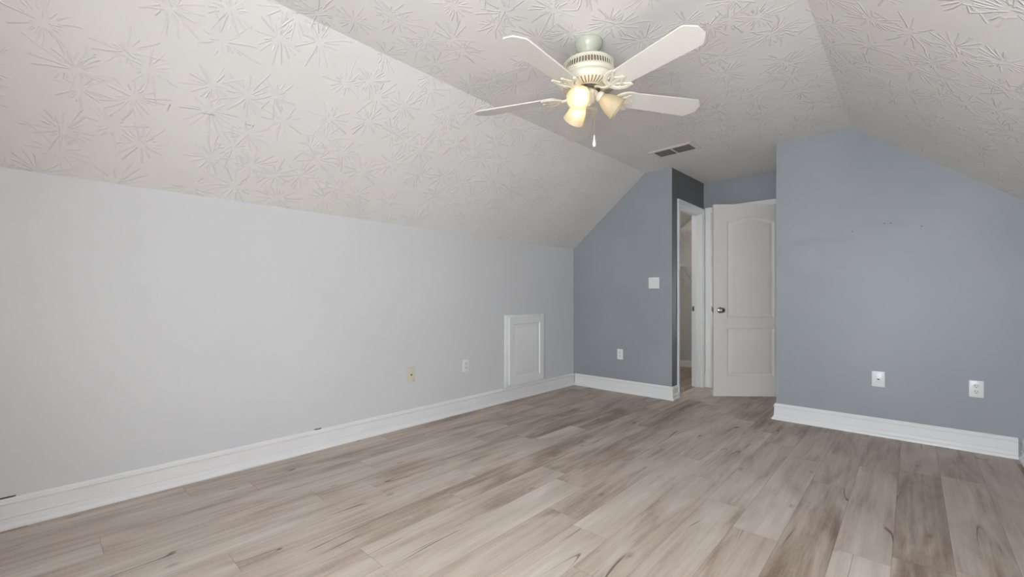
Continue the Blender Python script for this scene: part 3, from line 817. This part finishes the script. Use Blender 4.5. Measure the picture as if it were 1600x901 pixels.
def blade_set(theta):
    base_m = Matrix.Rotation(theta, 4, 'Z') @ Matrix.Translation((0, 0, Z(BZ)))
    tilt = base_m @ Matrix.Rotation(PITCH, 4, 'X')
    # blade outline: x radial, y across
    r0, r1 = 0.175, 0.660; w0, w1 = 0.056, 0.070; ch = 0.040
    ol = [(r0, -w0 + 0.012), (r0 + 0.012, -w0), (r1 - ch - 0.008, -w1), (r1 - ch + 0.002, -w1 + 0.003), (r1 - 0.006, -w1 + ch - 0.004), (r1, -w1 + ch + 0.006),
          (r1, w1 - ch - 0.006), (r1 - 0.006, w1 - ch + 0.004), (r1 - ch + 0.002, w1 - 0.003), (r1 - ch - 0.008, w1), (r0 + 0.012, w0), (r0, w0 - 0.012)]
    bm = BM(); A = [bm.verts.new(tilt @ Vector((x, y, 0.003))) for x, y in ol]; B = [bm.verts.new(tilt @ Vector((x, y, -0.003))) for x, y in ol]
    bm.faces.new(A); bm.faces.new(B[::-1]); n = len(ol)
    for i in range(n): bm.faces.new((A[i], A[(i + 1) % n], B[(i + 1) % n], B[i]))
    b = part('blade', bm, M_BLADE, 30)
    # scrolled blade iron
    bm = BM()
    arm = smooth_path([(0.045, 0, 0.024), (0.075, 0, 0.016), (0.105, 0, -0.004), (0.135, 0, -0.012), (0.165, 0, -0.0095)], 6)
    tube(bm, arm, 0.01, 10, flat=(1.25, 0.6), mat=base_m)
    zz = -0.0090
    def scroll(pts, rs):
        p = smooth_path([(x, y, zz) for x, y in pts], 6); n = len(p)
        rr = [rs[0] + (rs[1] - rs[0]) * i / (n - 1) for i in range(n)]
        tube(bm, p, rr, 8, flat=(1.0, 0.55), mat=tilt)
    for s in (-1, 1):
        scroll([(0.150, 0), (0.156, s * 0.028), (0.176, s * 0.052), (0.206, s * 0.065), (0.240, s * 0.064)], (0.0150, 0.0095))
        scroll([(0.240, s * 0.064), (0.222, s * 0.050), (0.210, s * 0.036), (0.212, s * 0.022), (0.228, s * 0.010), (0.246, 0)], (0.0088, 0.0095))
        scroll([(0.160, s * 0.004), (0.184, s * 0.016), (0.208, s * 0.032)], (0.0095, 0.0080))
    scroll([(0.150, 0), (0.185, 0), (0.215, 0), (0.248, 0)], (0.0135, 0.0090))
    for (sx, sy) in ((0.186, 0.040), (0.186, -0.040), (0.222, 0)):
        lathe(bm, [(0.0055, -0.002), (0.0055, -0.012), (0.003, -0.0145), (0, -0.015)], 12, tilt @ Matrix.Translation((sx, sy, 0)))
    return part('blade_iron', bm, M_FAN, 40)
for k in range(5): blade_set(math.radians(-15 + 72 * k))
# light kit
bm = BM()
lathe(bm, [(0, Z(2.130)), (0.040, Z(2.130)), (0.050, Z(2.126)), (0.051, Z(2.114)), (0.047, Z(2.108)), (0.036, Z(2.104)), (0.034, Z(2.088)), (0.030, Z(2.078)), (0.018, Z(2.071)), (0.010, Z(2.066)), (0.009, Z(2.058)), (0, Z(2.055))], 44)
kit = part('light_kit', bm, M_FAN)
def shade(az, lit):
    tiltd = math.radians(38)       # below the horizontal
    d = Vector((math.cos(az) * math.cos(tiltd), math.sin(az) * math.cos(tiltd), -math.sin(tiltd)))
    o = Vector((math.cos(az) * 0.036, math.sin(az) * 0.036, Z(2.128)))
    z_ = d; x_ = Vector((-math.sin(az), math.cos(az), 0)); y_ = z_.cross(x_)
    mt = Matrix.Translation(o) @ Matrix((x_, y_, z_)).transposed().to_4x4()
    bm = BM(); lathe(bm, [(0, -0.005), (0.012, -0.005), (0.012, 0.012), (0.022, 0.016), (0.027, 0.022), (0.028, 0.040), (0.025, 0.041), (0.024, 0.020), (0, 0.018)], 32, mt)
    s = part('socket', bm, M_FAN, 40, kit)
    outer = [(0.0235, 0.034), (0.025, 0.042), (0.033, 0.056), (0.042, 0.074), (0.0485, 0.094), (0.0525, 0.114), (0.0555, 0.132), (0.059, 0.146)]
    inner = [(r - 0.003, z) for r, z in outer[::-1]]
    bm = BM(); lathe(bm, outer + inner, 48, mt, close=True)
    g_ = part('glass_shade', bm, M_SHADE, 60)
    if not lit: g_['label'] = 'cream shade of the unlit lamp'
    bm = BM(); lathe(bm, [(0, 0.022), (0.012, 0.022), (0.0125, 0.045), (0.017, 0.058), (0.0255, 0.074), (0.029, 0.090), (0.0275, 0.103), (0.020, 0.115), (0.009, 0.1205), (0, 0.1215)], 32, mt)
    b_ = part('bulb', bm, M_BULB if lit else M_BULBOFF, 60, g_, 'glowing bulb' if lit else 'unlit bulb')
for az, lit in ((-78, True), (156, True), (40, False)): shade(math.radians(az), lit)
# pull chains
bm = BM()
pc = [(0.046, -0.020, Z(2.128)), (0.050, -0.024, Z(2.110)), (0.0505, -0.026, Z(2.08)), (0.0505, -0.026, Z(1.885))]
path = smooth_path(pc, 5); tube(bm, path, 0.0012, 6)
nbead = 60
for i in range(nbead):
    zc = 2.105 + (1.888 - 2.105) * i / (nbead - 1)
    lathe(bm, [(0, -0.0016), (0.0016, 0), (0, 0.0016)], 6, Matrix.Translation((0.0505, -0.026, Z(zc))))
chain = part('pull_chain', bm, M_BRASS, None, None, 'thin brass pull chain')
bm = BM(); lathe(bm, [(0, Z(1.888)), (0.0025, Z(1.888)), (0.0035, Z(1.880)), (0.0045, Z(1.866)), (0.0078, Z(1.850)), (0.0085, Z(1.838)), (0.006, Z(1.828)), (0, Z(1.826))], 20, Matrix.Translation((0.0505, -0.026, 0)))
part('pull_handle', bm, M_PLATE, 50, chain, 'small white drop')
bm = BM(); lathe(bm, [(0, 0), (0.004, 0), (0.0045, 0.006), (0, 0.008)], 12, Matrix.Translation((0.047, -0.020, Z(2.126))))
tube(bm, smooth_path([(0.020, -0.046, Z(2.128)), (0.022, -0.050, Z(2.110)), (0.026, -0.048, Z(2.090)), (0.028, -0.044, Z(2.070))], 5), 0.0016, 6)
lathe(bm, [(0, -0.005), (0.004, -0.003), (0.0045, 0.003), (0, 0.005)], 12, Matrix.Translation((0.028, -0.044, Z(2.066))))
part('reversing_chain', bm, M_BRASS, None, None, 'short brass chain')

# ------------------------------------------------------------------ closet shelves and added lamp
def wire_shelf(z, label, struts):
    s = thing('wire_shelf', label, 'shelf', (0, YCL, z), group=None)
    xa, xb = XL + 0.02 if z < 1.7 else -2.80, XJ - 0.012
    bm = BM()
    for yy, zz in ((-0.010, 0), (-0.15, -0.003), (-0.40, 0), (-0.40, -0.032)):
        tube(bm, [(xa, yy, zz), (xb, yy, zz)], 0.0030, 6)
    n = int((xb - xa) / 0.0254)
    for i in range(n + 1):
        x = xa + (xb - xa) * i / n
        tube(bm, [(x, -0.008, 0.003), (x, -0.398, 0.003), (x, -0.402, -0.001), (x, -0.402, -0.034)], 0.0014, 5)
    link('wire_deck', bm, M_WIRE, s)
    for x in struts:
        bm = BM(); tube(bm, [(x, -0.398, -0.034), (x, -0.36, -0.060), (x, -0.012, -0.255), (x, -0.004, -0.285)], 0.0052, 8)
        link('strut', bm, M_WIRE, s)
    return s
wire_shelf(1.545, 'white wire closet shelf with a diagonal strut, lower of the two', (-2.45, -2.56))
wire_shelf(2.065, 'white wire closet shelf just under the closet ceiling, upper of the two', (-2.45, -2.56))
lamp = thing('closet_fill_lamp', 'unseen globe lamp added to light the closet', 'lamp', (-2.10, 5.35, ZC))  # out of view; added to brighten the enclosed closet
bm = BM(); lathe(bm, [(0, -0.0005), (0.06, -0.0005), (0.06, -0.012), (0.04, -0.030), (0, -0.030)], 32); link('lamp_base', bm, M_PLATE, lamp, 40)
bm = BM(); lathe(bm, [(0, -0.031), (0.035, -0.033), (0.062, -0.055), (0.070, -0.085), (0.060, -0.115), (0.034, -0.135), (0, -0.142)], 32); link('globe', bm, M_CLAMP, lamp, 60)
